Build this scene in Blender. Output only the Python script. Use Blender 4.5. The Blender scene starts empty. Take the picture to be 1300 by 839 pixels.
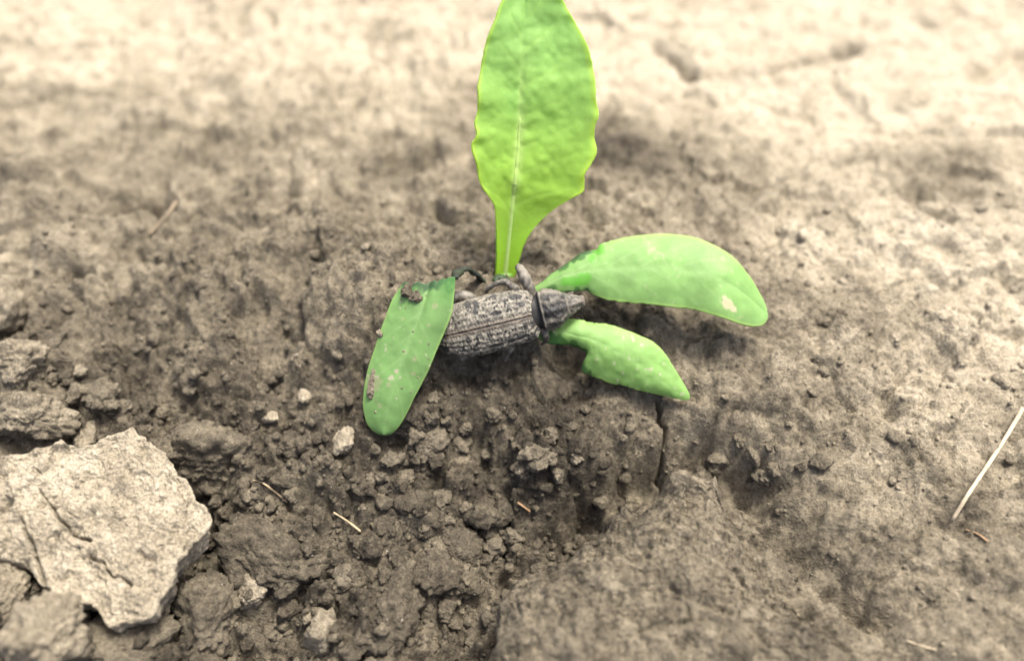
import bpy, bmesh, math, random
import numpy as np
from mathutils import Vector
R = math.radians
random.seed(7); rng = np.random.default_rng(7)
MM = 0.001                                    # the scene is modelled in millimetres, stored in metres
scene = bpy.context.scene
col = scene.collection

# ------------------------------------------------------------------ camera, world, sun, exposure
PITCH = R(48.0); DIST = 80.0; LENS = 30.0
CAM = np.array([0.0, -DIST*math.cos(PITCH), DIST*math.sin(PITCH)])
cd = bpy.data.cameras.new('camera'); cam = bpy.data.objects.new('camera', cd); col.objects.link(cam)
cam.location = Vector(CAM*MM); cam.rotation_euler = (math.pi/2-PITCH, 0, 0)
cd.lens = LENS; cd.sensor_width = 36; cd.clip_start = 0.002; cd.clip_end = 200
cd.dof.use_dof = True; cd.dof.focus_distance = 0.0775; cd.dof.aperture_fstop = 13.5
scene.camera = cam

SUN_EL, SUN_AZ = R(73), R(55)                 # high behind thin cloud, a little to the right
w = bpy.data.worlds.new('World'); scene.world = w; w.use_nodes = True
nt = w.node_tree
sky = nt.nodes.new('ShaderNodeTexSky'); sky.sky_type = 'NISHITA'; sky.sun_disc = False
sky.sun_elevation = SUN_EL; sky.sun_rotation = SUN_AZ
sky.air_density = 0.45; sky.dust_density = 6.0; sky.ozone_density = 0.3
bg = nt.nodes['Background']; bg.inputs['Strength'].default_value = 0.11
nt.links.new(sky.outputs[0], bg.inputs['Color'])
sd = bpy.data.lights.new('sun', 'SUN'); sd.energy = 1.5; sd.angle = R(14); sd.color = (1.0, 0.955, 0.87)
sun = bpy.data.objects.new('sun', sd); col.objects.link(sun)
sv = Vector((math.sin(SUN_AZ)*math.cos(SUN_EL), math.cos(SUN_AZ)*math.cos(SUN_EL), math.sin(SUN_EL)))
sun.rotation_euler = sv.to_track_quat('Z', 'Y').to_euler(); sun.location = sv*1.0
vs = scene.view_settings; vs.view_transform = 'Standard'; vs.look = 'None'; vs.gamma = 1.0
vs.exposure = 2.2; vs.use_curve_mapping = False
scene.render.engine = 'CYCLES'
scene.cycles.max_bounces = 6

# ------------------------------------------------------------------ pixels to directions
FPX = 1300*LENS/36.0
FW = np.array([0, math.cos(PITCH), -math.sin(PITCH)]); UP = np.array([0, math.sin(PITCH), math.cos(PITCH)]); RT = np.array([1.0, 0, 0])
def ray(px, py): return FW + RT*((px-650)/FPX) + UP*((419.5-py)/FPX)
def atz(px, py, z):
    d = ray(px, py); return CAM + d*((z-CAM[2])/d[2])
def atdepth(px, py, dep): return CAM + ray(px, py)*dep
def onplane(px, py, p, n):
    d = ray(px, py); return CAM + d*(np.dot(p-CAM, n)/np.dot(d, n))

# ------------------------------------------------------------------ noise in numpy
def _h(ix, iy, iz, s):
    U = np.uint32
    h = ix.astype(np.int32).view(U)*U(374761393) + iy.astype(np.int32).view(U)*U(668265263) + U((s*974634777) & 0xffffffff)
    if iz is not None: h = h + iz.astype(np.int32).view(U)*U(2147483647)
    h ^= h >> U(13); h *= U(1274126177); h ^= h >> U(16); h *= U(2246822519); h ^= h >> U(15)
    return h
def h01(ix, iy, iz, s): return _h(ix, iy, iz, s).astype(np.float32)*np.float32(1/4294967295.0)
def perlin2(x, y, s=0):
    x0 = np.floor(x).astype(np.int32); y0 = np.floor(y).astype(np.int32)
    fx = x-x0; fy = y-y0; u = fx*fx*fx*(fx*(fx*6-15)+10); v = fy*fy*fy*(fy*(fy*6-15)+10)
    fx = fx.astype(np.float32); fy = fy.astype(np.float32); u = u.astype(np.float32); v = v.astype(np.float32)
    def g(i, j):
        a = h01(x0+i, y0+j, None, s)*np.float32(2*np.pi)
        return np.cos(a)*(fx-i)+np.sin(a)*(fy-j)
    a = g(0,0)*(1-u)+g(1,0)*u; b = g(0,1)*(1-u)+g(1,1)*u
    return (a*(1-v)+b*v)*1.5
def fbm2(x, y, sc, octv=4, s=0, gain=.5):
    r = 0*x; a = 1.0; f = 1.0/sc
    for o in range(octv):
        r = r + a*perlin2(x*f+o*17.3, y*f-o*9.1, s+o); a *= gain; f *= 2.03
    return r
def noise3(p, s=0):
    i = np.floor(p).astype(np.int32); f = p-i; u = f*f*(3-2*f); r = 0
    for dx in (0,1):
        for dy in (0,1):
            for dz in (0,1):
                wgt = (u[:,0] if dx else 1-u[:,0])*(u[:,1] if dy else 1-u[:,1])*(u[:,2] if dz else 1-u[:,2])
                r = r + wgt*h01(i[:,0]+dx, i[:,1]+dy, i[:,2]+dz, s)
    return r*2-1
def fbm3(p, sc, octv=4, s=0, gain=.5):
    r = 0; a = 1.0; q = p/sc
    for o in range(octv): r = r + a*noise3(q+o*7.7, s+o); a *= gain; q = q*2.03
    return r
def domes(x, y, cell, s, lo=.22, hi=.55, prob=1.0):
    """rounded granules: the highest hemisphere over each point, in mm"""
    gx = x/cell; gy = y/cell; cx = np.floor(gx).astype(np.int32); cy = np.floor(gy).astype(np.int32); x0_ = 0
    out = np.zeros(x.shape, np.float32); z = None; gx = gx.astype(np.float32); gy = gy.astype(np.float32)
    for i in (-1,0,1):
        for j in (-1,0,1):
            X = cx+i; Y = cy+j
            px_ = X+h01(X,Y,z,s); py_ = Y+h01(X,Y,z,s+1)
            r = lo+(hi-lo)*h01(X,Y,z,s+2)**2; k = h01(X,Y,z,s+3) < prob
            d2 = (gx-px_)**2+(gy-py_)**2
            hgt = np.sqrt(np.maximum(r*r-d2, 0))*(.6+.6*h01(X,Y,z,s+4))
            out = np.maximum(out, np.where(k, hgt, 0))
    return out*cell
def plates(x, y, cell, s, tilt=.55):
    """broken crust: warped cells, each at its own height and tilt, with sharp steps between, in cell units"""
    gx = (x/cell).astype(np.float32); gy = (y/cell).astype(np.float32); cx = np.floor(gx).astype(np.int32); cy = np.floor(gy).astype(np.int32)
    best = np.full(x.shape, 9, np.float32); out = np.zeros(x.shape, np.float32)
    for i in (-1,0,1):
        for j in (-1,0,1):
            X = cx+i; Y = cy+j; dx = gx-X-h01(X,Y,None,s); dy = gy-Y-h01(X,Y,None,s+1); d = dx*dx+dy*dy
            hh = h01(X,Y,None,s+2)-.5+tilt*((h01(X,Y,None,s+3)-.5)*dx+(h01(X,Y,None,s+4)-.5)*dy)*2-.35*d
            m = d < best; out = np.where(m, hh, out); best = np.where(m, d, best)
    return out
def worley3(p, s=0):
    """F1 and F2 cell distances"""
    i = np.floor(p).astype(np.int32); f1 = np.full(len(p), 9.0); f2 = f1.copy()
    for dx in (-1,0,1):
        for dy in (-1,0,1):
            for dz in (-1,0,1):
                c = i+np.array([dx,dy,dz])
                q = c+np.stack([h01(c[:,0],c[:,1],c[:,2],s+k) for k in range(3)], 1)
                d = np.sqrt(((p-q)**2).sum(1))
                f2 = np.minimum(f2, np.maximum(f1, d)); f1 = np.minimum(f1, d)
    return f1, f2
def sstep(a, b, x):
    t = np.clip((x-a)/(b-a), 0, 1); return t*t*(3-2*t)
def segdist(x, y, pts):
    d = np.full(x.shape, 1e9)
    for (a, b) in zip(pts[:-1], pts[1:]):
        vx, vy = b[0]-a[0], b[1]-a[1]; L = vx*vx+vy*vy+1e-12
        t = np.clip(((x-a[0])*vx+(y-a[1])*vy)/L, 0, 1)
        d = np.minimum(d, np.hypot(x-a[0]-t*vx, y-a[1]-t*vy))
    return d

# ------------------------------------------------------------------ object helpers
def tag(o, label=None, cat=None, group=None, kind=None):
    if label: o['label'] = label
    if cat: o['category'] = cat
    if group: o['group'] = group
    if kind: o['kind'] = kind
    return o
def mesh_data(name, v, faces, mat, colr=None, smooth=True, attrs=None):
    """v in mm; faces: an (n,3)/(n,4) array or a list of such arrays"""
    if not isinstance(faces, (list, tuple)): faces = [faces]
    faces = [np.asarray(f, dtype=np.int32) for f in faces if len(f)]
    me = bpy.data.meshes.new(name); v = np.asarray(v, dtype=np.float64)
    me.vertices.add(len(v)); me.vertices.foreach_set('co', (v*MM).astype(np.float32).ravel())
    loops = np.concatenate([f.ravel() for f in faces])
    tot = np.concatenate([np.full(len(f), f.shape[1], dtype=np.int32) for f in faces])
    st = np.concatenate([[0], np.cumsum(tot)[:-1]]).astype(np.int32)
    me.loops.add(len(loops)); me.loops.foreach_set('vertex_index', loops)
    me.polygons.add(len(tot)); me.polygons.foreach_set('loop_start', st)
    if smooth: me.polygons.foreach_set('use_smooth', np.ones(len(tot), dtype=bool))
    me.update(calc_edges=True); me.validate()
    if colr is not None:
        a = me.attributes.new('Col', 'FLOAT_COLOR', 'POINT')
        c = np.ones((len(v), 4), dtype=np.float32); c[:, :3] = colr
        a.data.foreach_set('color', c.ravel())
    for k, arr in (attrs or {}).items():
        a = me.attributes.new(k, 'FLOAT', 'POINT'); a.data.foreach_set('value', np.asarray(arr, dtype=np.float32))
    me.materials.append(mat)
    return me
def link(name, me, parent=None, loc=None):
    o = bpy.data.objects.new(name, me); col.objects.link(o)
    if parent is not None: o.parent = parent
    if loc is not None: o.location = Vector(np.asarray(loc)*MM)
    return o
def empty(name, loc):
    o = bpy.data.objects.new(name, None); col.objects.link(o); o.empty_display_size = .004
    o.location = Vector(np.asarray(loc)*MM); return o
def gridfaces(nu, nv, wrap=False):
    i = np.arange(nu-1)[:, None]; j = np.arange(nv if wrap else nv-1)[None, :]; j2 = (j+1) % nv
    return np.stack([i*nv+j, (i+1)*nv+j, (i+1)*nv+j2, i*nv+j2], -1).reshape(-1, 4)
def tube(pts, rad, n=10, jitter=0.0, cap=True, flat=1.0):
    """tapered tube along points; returns verts, faces(list)"""
    P = np.asarray(pts, float); m = len(P); rad = np.broadcast_to(np.asarray(rad, float), (m,))
    T = np.gradient(P, axis=0); T /= np.linalg.norm(T, axis=1)[:, None]
    ref = np.array([0.13, 0.31, 0.94]); V = []
    for k in range(m):
        a = np.cross(T[k], ref); a /= np.linalg.norm(a); b = np.cross(T[k], a)
        th = np.arange(n)/n*2*np.pi
        rr = rad[k]*(1+jitter*(rng.random(n)-.5))
        V.append(P[k]+np.outer(np.cos(th)*rr, a)+np.outer(np.sin(th)*rr*flat, b))
    V = np.concatenate(V); F = [gridfaces(m, n, True)]
    if cap:
        V = np.vstack([V, P[:1], P[-1:]]); c0 = m*n; c1 = c0+1; j = np.arange(n); j2 = (j+1) % n
        F.append(np.stack([np.full(n, c0), j, j2], 1)); F.append(np.stack([np.full(n, c1), (m-1)*n+j2, (m-1)*n+j], 1))
    return V, F
def spline(pts, n):
    """Catmull-Rom through the points, n samples by arc length"""
    P = np.asarray(pts, float); P = np.vstack([2*P[0]-P[1], P, 2*P[-1]-P[-2]]); out = []
    for k in range(1, len(P)-2):
        t = np.linspace(0, 1, 16, endpoint=False)[:, None]; a, b, c, d = P[k-1:k+3]
        out.append(.5*((2*b)+(-a+c)*t+(2*a-5*b+4*c-d)*t**2+(-a+3*b-3*c+d)*t**3))
    out = np.vstack(out+[P[-2][None]]); L = np.concatenate([[0], np.cumsum(np.linalg.norm(np.diff(out, axis=0), axis=1))])
    s = np.linspace(0, L[-1], n)
    return np.stack([np.interp(s, L, out[:, k]) for k in range(out.shape[1])], 1)
_ico = {}
def ico(n):
    if n not in _ico:
        bm = bmesh.new(); bmesh.ops.create_icosphere(bm, subdivisions=n, radius=1.0)
        _ico[n] = (np.array([v.co[:] for v in bm.verts]), np.array([[v.index for v in f.verts] for f in bm.faces])); bm.free()
    return _ico[n]

# ------------------------------------------------------------------ materials
def new_mat(name):
    m = bpy.data.materials.new(name); m.use_nodes = True; n = m.node_tree
    return m, n, n.nodes['Principled BSDF']
def nd(n, typ, **kw):
    x = n.nodes.new(typ)
    for k, v in kw.items():
        if k in x.inputs: x.inputs[k].default_value = v
        else: setattr(x, k, v)
    return x
def noise_node(n, coord, scale, detail=6, rough=.6):
    x = nd(n, 'ShaderNodeTexNoise'); x.inputs['Scale'].default_value = scale
    x.inputs['Detail'].default_value = detail; x.inputs['Roughness'].default_value = rough
    n.links.new(coord, x.inputs['Vector']); return x
def ramp(n, fac, stops):
    x = nd(n, 'ShaderNodeValToRGB'); e = x.color_ramp.elements
    while len(e) < len(stops): e.new(.5)
    for k, (p, c) in enumerate(stops): e[k].position = p; e[k].color = (*c, 1)
    n.links.new(fac, x.inputs['Fac']); return x
def mixc(n, a, b, fac, mode='MIX'):
    x = nd(n, 'ShaderNodeMix', data_type='RGBA', blend_type=mode)
    for sock, val in ((x.inputs[6], a), (x.inputs[7], b), (x.inputs[0], fac)):
        if hasattr(val, 'links'): n.links.new(val, sock)
        else: sock.default_value = val if not isinstance(val, tuple) else (*val, 1)
    return x.outputs[2]
def math_node(n, op, a, b=0.0, clamp=False):
    x = nd(n, 'ShaderNodeMath', operation=op); x.use_clamp = clamp
    for sock, val in ((x.inputs[0], a), (x.inputs[1], b)):
        if hasattr(val, 'links'): n.links.new(val, sock)
        else: sock.default_value = val
    return x.outputs[0]

def soil_material(name, use_attr, dry=0.0):
    """moist brown loam through pale dry crust; 'dry' comes from the mesh or is a constant"""
    m, n, p = new_mat(name)
    tc = nd(n, 'ShaderNodeTexCoord'); geo = nd(n, 'ShaderNodeNewGeometry')
    co = geo.outputs['Position']
    n1 = noise_node(n, co, 120, 5, .6); n2 = noise_node(n, co, 700, 6, .65); n3 = noise_node(n, co, 4200, 4, .6)
    if use_attr:
        at = nd(n, 'ShaderNodeAttribute', attribute_name='dry'); d = at.outputs['Fac']
    else:
        v = nd(n, 'ShaderNodeValue'); v.outputs[0].default_value = dry; d = v.outputs[0]
    n4 = noise_node(n, co, 1900, 5, .65)
    a = math_node(n, 'MULTIPLY_ADD', n1.outputs['Fac'], .34); a.node.inputs[2].default_value = -.17
    b = math_node(n, 'MULTIPLY_ADD', n2.outputs['Fac'], .62); b.node.inputs[2].default_value = -.31
    c4 = math_node(n, 'MULTIPLY_ADD', n4.outputs['Fac'], .62); c4.node.inputs[2].default_value = -.31
    s = math_node(n, 'ADD', math_node(n, 'ADD', math_node(n, 'ADD', d, a), b), c4, True)
    cr = ramp(n, s, [(0, (.0245, .0203, .0140)), (.22, (.066, .0565, .0395)), (.5, (.157, .1360, .0960)), (.78, (.278, .244, .176)), (1, (.365, .325, .244))])
    fine = ramp(n, n3.outputs['Fac'], [(.3, (.55, .54, .53)), (.5, (1, 1, 1)), (.72, (1.42, 1.41, 1.38))])
    c = mixc(n, cr.outputs[0], fine.outputs[0], .85, 'MULTIPLY')
    vg = nd(n, 'ShaderNodeTexVoronoi'); vg.inputs['Scale'].default_value = 1500; n.links.new(co, vg.inputs['Vector'])
    grain = ramp(n, vg.outputs['Distance'], [(.0, (1, 1, 1)), (.13, (1, 1, 1)), (.17, (0, 0, 0))])
    sel = math_node(n, 'GREATER_THAN', nd_sep(n, vg.outputs['Color']), .95)
    c = mixc(n, c, (.50, .46, .39), math_node(n, 'MULTIPLY', math_node(n, 'MULTIPLY', grain.outputs[0], sel), .35))
    n.links.new(c, p.inputs['Base Color'])
    p.inputs['Roughness'].default_value = .93; p.inputs['Specular IOR Level'].default_value = .22
    b1 = nd(n, 'ShaderNodeBump'); b1.inputs['Strength'].default_value = .85; b1.inputs['Distance'].default_value = .0007
    n.links.new(n2.outputs['Fac'], b1.inputs['Height'])
    b2 = nd(n, 'ShaderNodeBump'); b2.inputs['Strength'].default_value = .8; b2.inputs['Distance'].default_value = .00022
    n.links.new(n3.outputs['Fac'], b2.inputs['Height']); b3 = nd(n, 'ShaderNodeBump'); b3.inputs['Strength'].default_value = .9; b3.inputs['Distance'].default_value = .0005
    n.links.new(n4.outputs['Fac'], b3.inputs['Height']); n.links.new(b1.outputs[0], b3.inputs['Normal']); n.links.new(b3.outputs[0], b2.inputs['Normal'])
    n.links.new(b2.outputs[0], p.inputs['Normal'])
    return m
def nd_sep(n, sock):
    x = nd(n, 'ShaderNodeSeparateColor'); n.links.new(sock, x.inputs[0]); return x.outputs[0]
M_SOIL = soil_material('soil', True)
M_CRUMB_DARK = soil_material('moist_crumb', False, .215)
M_CRUMB_MID = soil_material('brown_crumb', False, .36)
M_CRUMB_PALE = soil_material('dry_crumb', False, .55)
M_PEBBLE = soil_material('pebble', False, .72)

def attr_material(name, rough=.5, spec=.4, transl=0.0, bump=(0, 0), tint=(1, 1, 1)):
    lo, hi = (.95, 1.04) if transl > .2 else (.86, 1.12)
    m, n, p = new_mat(name)
    at = nd(n, 'ShaderNodeAttribute', attribute_name='Col'); geo = nd(n, 'ShaderNodeNewGeometry')
    nz = noise_node(n, geo.outputs['Position'], bump[1] or 3000, 4, .6)
    var = ramp(n, nz.outputs['Fac'], [(.3, (lo, lo, lo)), (.7, (hi, hi, hi))])
    c = mixc(n, at.outputs['Color'], var.outputs[0], 1.0, 'MULTIPLY')
    n.links.new(c, p.inputs['Base Color']); p.inputs['Roughness'].default_value = rough
    p.inputs['Specular IOR Level'].default_value = spec
    if bump[0]:
        b = nd(n, 'ShaderNodeBump'); b.inputs['Strength'].default_value = .6; b.inputs['Distance'].default_value = bump[0]
        n.links.new(nz.outputs['Fac'], b.inputs['Height']); n.links.new(b.outputs[0], p.inputs['Normal'])
    if transl:
        t = nd(n, 'ShaderNodeBsdfTranslucent'); mx = nd(n, 'ShaderNodeMixShader'); mx.inputs[0].default_value = transl
        n.links.new(mixc(n, c, tint, 1.0, 'MULTIPLY'), t.inputs['Color'])
        n.links.new(p.outputs[0], mx.inputs[1]); n.links.new(t.outputs[0], mx.inputs[2])
        n.links.new(mx.outputs[0], n.nodes['Material Output'].inputs['Surface'])
    return m
M_LEAF = attr_material('true_leaf', .36, .5, .48, (.00005, 2600), (1.35, 1.2, .5))
M_COTY = attr_material('cotyledon', .58, .35, .25, (.00003, 4200), (1.2, 1.15, .6))
M_STALK = attr_material('withered_stalk', .6, .3, 0, (.00012, 2500))
M_SHELL = attr_material('weevil_scales', .62, .35, 0, (.00003, 9000))
M_STRAW = attr_material('dry_straw', .6, .35, .15, (.00004, 2500), (1.1, 1.0, .8))
EYE, _n, _p = new_mat('weevil_eye'); _p.inputs['Base Color'].default_value = (.008, .007, .007, 1); _p.inputs['Roughness'].default_value = .18
_z = noise_node(_n, nd(_n, 'ShaderNodeNewGeometry').outputs['Position'], 9000, 2)
_b = nd(_n, 'ShaderNodeBump'); _b.inputs['Distance'].default_value = .00002; _n.links.new(_z.outputs['Fac'], _b.inputs['Height']); _n.links.new(_b.outputs[0], _p.inputs['Normal'])

# ------------------------------------------------------------------ the soil
CP = [(0,0,-6),(400,0,-6),(900,0,-5.5),(1300,0,-5),(0,150,-5),(300,150,-5),(600,150,-4.6),(900,150,-4.2),(1200,150,-4),
      (0,280,-4.5),(200,265,-5.6),(350,300,-3.4),(500,280,-3.2),(650,280,-2.2),(800,280,-3),(1000,280,-3.6),(1250,300,-3.4),
      (0,400,-5),(150,400,-5.6),(350,405,-3.6),(470,378,-.4),(395,372,-1.8),(560,345,-.4),(640,345,-.2),(720,350,-.7),(820,360,-3),(950,400,-4.2),
      (1100,420,-4.6),(1280,450,-4.5),(450,480,-5.2),(300,480,-6),(100,500,-7.6),(0,520,-7.2),(800,510,-6.4),(870,512,-6.3),(930,520,-5.4),(1050,550,-5.5),(1280,600,-6),
      (250,600,-10.2),(400,600,-8.6),(540,575,-8),(650,600,-8.6),(760,545,-5.8),(690,520,-5.6),(780,592,-8.6),(900,600,-8.9),(950,640,-9.0),(1030,700,-8.4),(1110,770,-8.4),(280,700,-13),(450,700,-11.2),(600,700,-11.6),
      (1150,700,-7),(1300,750,-7),(60,600,-10),(20,765,-8.8),(85,805,-9.8),(150,838,-11),(250,839,-13.4),(450,839,-13),(600,839,-14),(850,839,-12),(1200,839,-8)]
C3 = [atz(*c) for c in CP]+[np.array(c, float) for c in [(-7,0,-3.7),(-2,0,-3.5),(4,0,-3.6),(-6,3.4,-.5),(-1,3.4,-.3),(4,3.2,-.6),(-2,-3,-6),(6,-3.2,-6.6),(6.5,-.6,-5.2)]]
for a in range(24):
    t = a/24*2*math.pi; C3.append(np.array([170*math.cos(t), 30+170*math.sin(t), -6.0]))
C3 = np.array(C3); CS = 3.5
Dm = np.sqrt(((C3[:, None, :2]-C3[None, :, :2])**2).sum(-1)+CS*CS)
Wt = np.linalg.solve(np.block([[Dm+np.eye(len(C3))*.0, np.ones((len(C3), 1))], [np.ones((1, len(C3))), np.zeros((1, 1))]]), np.concatenate([C3[:, 2], [0]]))
def macro(x, y):
    r = np.full(x.shape, Wt[-1])
    for k in range(len(C3)): r += Wt[k]*np.sqrt((x-C3[k, 0])**2+(y-C3[k, 1])**2+CS*CS)
    far = sstep(120, 170, np.hypot(x, y-30)); return r*(1-far)-6*far
def pxy(pts, z): return [tuple(atz(a, b, z)[:2]) for a, b in pts]
CRACKS = [(pxy([(835,500),(843,525),(846,545),(842,562),(851,585),(849,606)], -5.6), .14, 3.2),
          (pxy([(838,65),(858,80),(880,105),(905,100),(960,92),(1010,78),(1085,55)], -5), 1.0, 3.4),
          (pxy([(876,98),(884,106)], -5), .7, 5.0),
          (pxy([(556,264),(566,285),(580,300)], -2.6), .6, 2.6),
          (pxy([(145,272),(170,272),(185,262)], -5.5), 1.2, 5.0),
          (pxy([(205,262),(214,272)], -5.5), 1.2, 5.0),(pxy([(92,352),(104,356)], -5), 1.0, 4.0),(pxy([(2,405),(10,402)], -5), 1.5, 5.0),
          (pxy([(265,150),(292,140)], -5), 2.0, 2.6),
          (pxy([(1240,105),(1280,75),(1300,60)], -4.5), 1.5, 2.2)]
TRENCH = pxy([(640,690),(725,645),(790,606),(858,584),(915,582),(962,622),(1006,684),(1065,748),(1110,785)], -8.5)
def gauss_px(x, y, px, py, z, rx, ry):
    c = atz(px, py, z); return np.exp(-(((x-c[0])/rx)**2+((y-c[1])/ry)**2))
def loose_mask(x, y):
    m = gauss_px(x, y, 430, 720, -11, 24, 17)*1.5+gauss_px(x, y, 640, 590, -8.5, 11, 6)*.5+gauss_px(x, y, 240, 650, -11, 13, 9)+gauss_px(x, y, 60, 790, -12, 16, 9)+gauss_px(x, y, 90, 480, -7, 14, 7)*.6
    return np.clip(m+.25*fbm2(x, y, 14, 3, 91), 0, 1)
def height(x, y, sp=.2, parts=False):
    """sp: local mesh spacing in mm, fades detail the mesh cannot carry"""
    wx = x+.9*fbm2(x, y, 5, 3, 11); wy = y+.9*fbm2(x, y, 5, 3, 23)
    L = loose_mask(x, y); k = lambda s: np.clip((s/sp-1.5)/2.5, 0, 1)
    z = macro(x, y)
    z = z+1.1*fbm2(x, y, 22, 3, 1)*k(20)
    near = gauss_px(x, y, 640, 430, -3, 10, 8)          # smoother under the seedling and weevil
    bil = lambda sc, o, sd: np.abs(fbm2(wx, wy, sc, o, sd, .5))
    rug = (.66+.62*(1-sstep(6, 30, x+.25*y)))*(1-.35*sstep(20, 50, y))
    crust = (1.15*fbm2(wx, wy, 9, 4, 31, .55)+1.35*bil(6.0, 3, 45)+.62*bil(2.6, 3, 47)+.30*bil(1.2, 3, 49)*k(1.2))*rug*k(4)
    rid = np.abs(fbm2(wx, wy, 4.2, 4, 41, .55)); pit = -np.clip(.20-rid, 0, 1)*.8*sstep(.1, .6, fbm2(x, y, 12, 2, 43)+.25)*k(3)
    lump = domes(wx, wy, 5.0, 51, .2, .6, .35)*.30*k(5)+domes(wx, wy, 2.2, 61, .2, .6, .35)*.34*k(2.2)
    fine = (.22*fbm2(x, y, 1.3, 4, 71, .62)+.20*bil(1.1, 2, 73))*k(.8)+domes(wx, wy, .9, 81, .2, .5, .35)*.35*k(1)
    gran = 1.9*bil(7.5, 3, 141)*k(4)+.95*bil(3.2, 3, 143)*k(3)+.55*bil(1.5, 3, 145)*k(1.5)+domes(wx+.3*fbm2(x, y, 1, 3, 7), wy, 3.4, 111, .2, .55, .5)*.5*k(3)+domes(wx+.2*fbm2(x, y, .7, 3, 7), wy, 1.5, 121, .25, .55, .6)*.55*k(1.5)
    px_ = x+.65*fbm2(x, y, 2.6, 4, 301, .55); py_ = y+.65*fbm2(x, y, 2.6, 4, 307, .55)
    qx_ = x+.34*fbm2(x, y, .9, 3, 311, .6); qy_ = y+.34*fbm2(x, y, .9, 3, 317, .6)
    amt = (.45+.30*rug)+.45*L+.5*np.clip(fbm2(x, y, 15, 2, 321), -.6, .8)
    brk = (plates(px_, py_, 6.5, 331)*1.5*k(5)+plates(px_, py_, 3.0, 341)*.85*k(3))*amt+(plates(qx_, qy_, 1.5, 351)*.46*k(1.5)+plates(qx_, qy_, .8, 361)*.26*k(.9))*(.35+.35*rug+.4*L)
    calm = 1-.25*near
    z = z+brk*calm
    z = z+(crust+pit)*(1-.7*L)*calm+lump*(1-L)*calm+fine+(gran-1.0)*L*calm-.8*L
    cr = np.zeros_like(x)
    for pts, wd, dep in CRACKS:
        d = segdist(x+.45*fbm2(x, y, 2.2, 2, 131), y+.45*fbm2(x, y, 2.2, 2, 137), pts)
        g = np.exp(-(d/wd)**2); z = z-dep*g; cr = np.maximum(cr, g)
    z = z-5.0*gauss_px(x, y, 262, 690, -12, 3.0, 4.2)-4.0*gauss_px(x, y, 232, 607, -10, 2.6, 1.8)-3*gauss_px(x, y, 105, 800, -13, 2.6, 2.0)
    z = z-5.5*gauss_px(x, y, 720, 466, -7, 2.8, 2.0)-2.6*gauss_px(x, y, 588, 474, -5, 1.7, 1.4)
    tr = segdist(x+.8*fbm2(x, y, 4, 3, 151), y+.8*fbm2(x, y, 4, 3, 157), TRENCH)
    z = z-4.6*np.exp(-(tr/1.8)**2)*(.75+.5*fbm2(x, y, 6, 2, 161))
    if parts: return z, L, rid, lump, cr
    return z
def axis(lo, hi, core_lo, core_hi, step, mid_lo, mid_hi, big=.46):
    """even in the middle, a little coarser around, then growing out to the horizon"""
    core = list(np.arange(core_lo, core_hi, step))
    def grow(v, lim, mid):
        out = []; s = step; v = abs(v)
        while v < lim:
            s = min(s*1.015, big) if v < mid else s*1.09
            v += s; out.append(v)
        return out
    up_ = grow(0, hi-core[-1], mid_hi-core[-1]); dn = grow(0, core[0]-lo, core[0]-mid_lo)
    return np.array([core[0]-v for v in dn[::-1]]+core+[core[-1]+v for v in up_])
ax = axis(-30000, 30000, -42, 40, .205, -88, 88); ay = axis(-30000, 60000, -30, 14, .205, -40, 82)
spx = np.gradient(ax); spy = np.gradient(ay)
GX, GY = np.meshgrid(ax, ay, indexing='ij'); SP = np.maximum.outer(spx, spy)
gz, gL, grid_, glump, gcr = height(GX.ravel(), GY.ravel(), SP.ravel(), True)
def dryness_haze(x, y, L, rid, lump):
    top = sstep(20, 62, y+6*fbm2(x, y, 18, 3, 201)-.10*np.abs(x))           # dry crust further up the bed, made paler to paint in lens haze
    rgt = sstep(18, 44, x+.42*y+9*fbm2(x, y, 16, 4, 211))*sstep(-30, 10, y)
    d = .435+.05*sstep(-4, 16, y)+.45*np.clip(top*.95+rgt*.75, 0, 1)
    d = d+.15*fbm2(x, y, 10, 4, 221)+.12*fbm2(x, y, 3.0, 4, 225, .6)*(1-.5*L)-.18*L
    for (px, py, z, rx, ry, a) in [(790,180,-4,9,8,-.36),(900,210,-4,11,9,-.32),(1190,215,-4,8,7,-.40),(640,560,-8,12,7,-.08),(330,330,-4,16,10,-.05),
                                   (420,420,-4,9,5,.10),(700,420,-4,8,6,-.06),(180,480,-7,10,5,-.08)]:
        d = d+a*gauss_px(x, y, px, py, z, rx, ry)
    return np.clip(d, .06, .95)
gd = dryness_haze(GX.ravel(), GY.ravel(), gL, grid_, glump)
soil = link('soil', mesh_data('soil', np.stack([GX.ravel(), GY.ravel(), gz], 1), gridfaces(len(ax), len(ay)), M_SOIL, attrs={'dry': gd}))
tag(soil, 'cracked brown loam, moist in the hollow and pale dry crust around', None, kind='structure')
_zi = gz.reshape(len(ax), len(ay))
def ground_z(x, y):
    i = np.clip(np.searchsorted(ax, x)-1, 0, len(ax)-2); j = np.clip(np.searchsorted(ay, y)-1, 0, len(ay)-2)
    u = (x-ax[i])/(ax[i+1]-ax[i]); v = (y-ay[j])/(ay[j+1]-ay[j])
    return _zi[i,j]*(1-u)*(1-v)+_zi[i+1,j]*u*(1-v)+_zi[i,j+1]*(1-u)*v+_zi[i+1,j+1]*u*v
def hit(px, py):
    """where the ray through a pixel of the photograph meets the soil"""
    d = ray(px, py); t = np.linspace(40, 260, 1500); P = CAM+d*t[:, None]
    g = P[:, 2]-ground_z(P[:, 0], P[:, 1]); k = int(np.argmax(g < 0)); return P[k]

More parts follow.
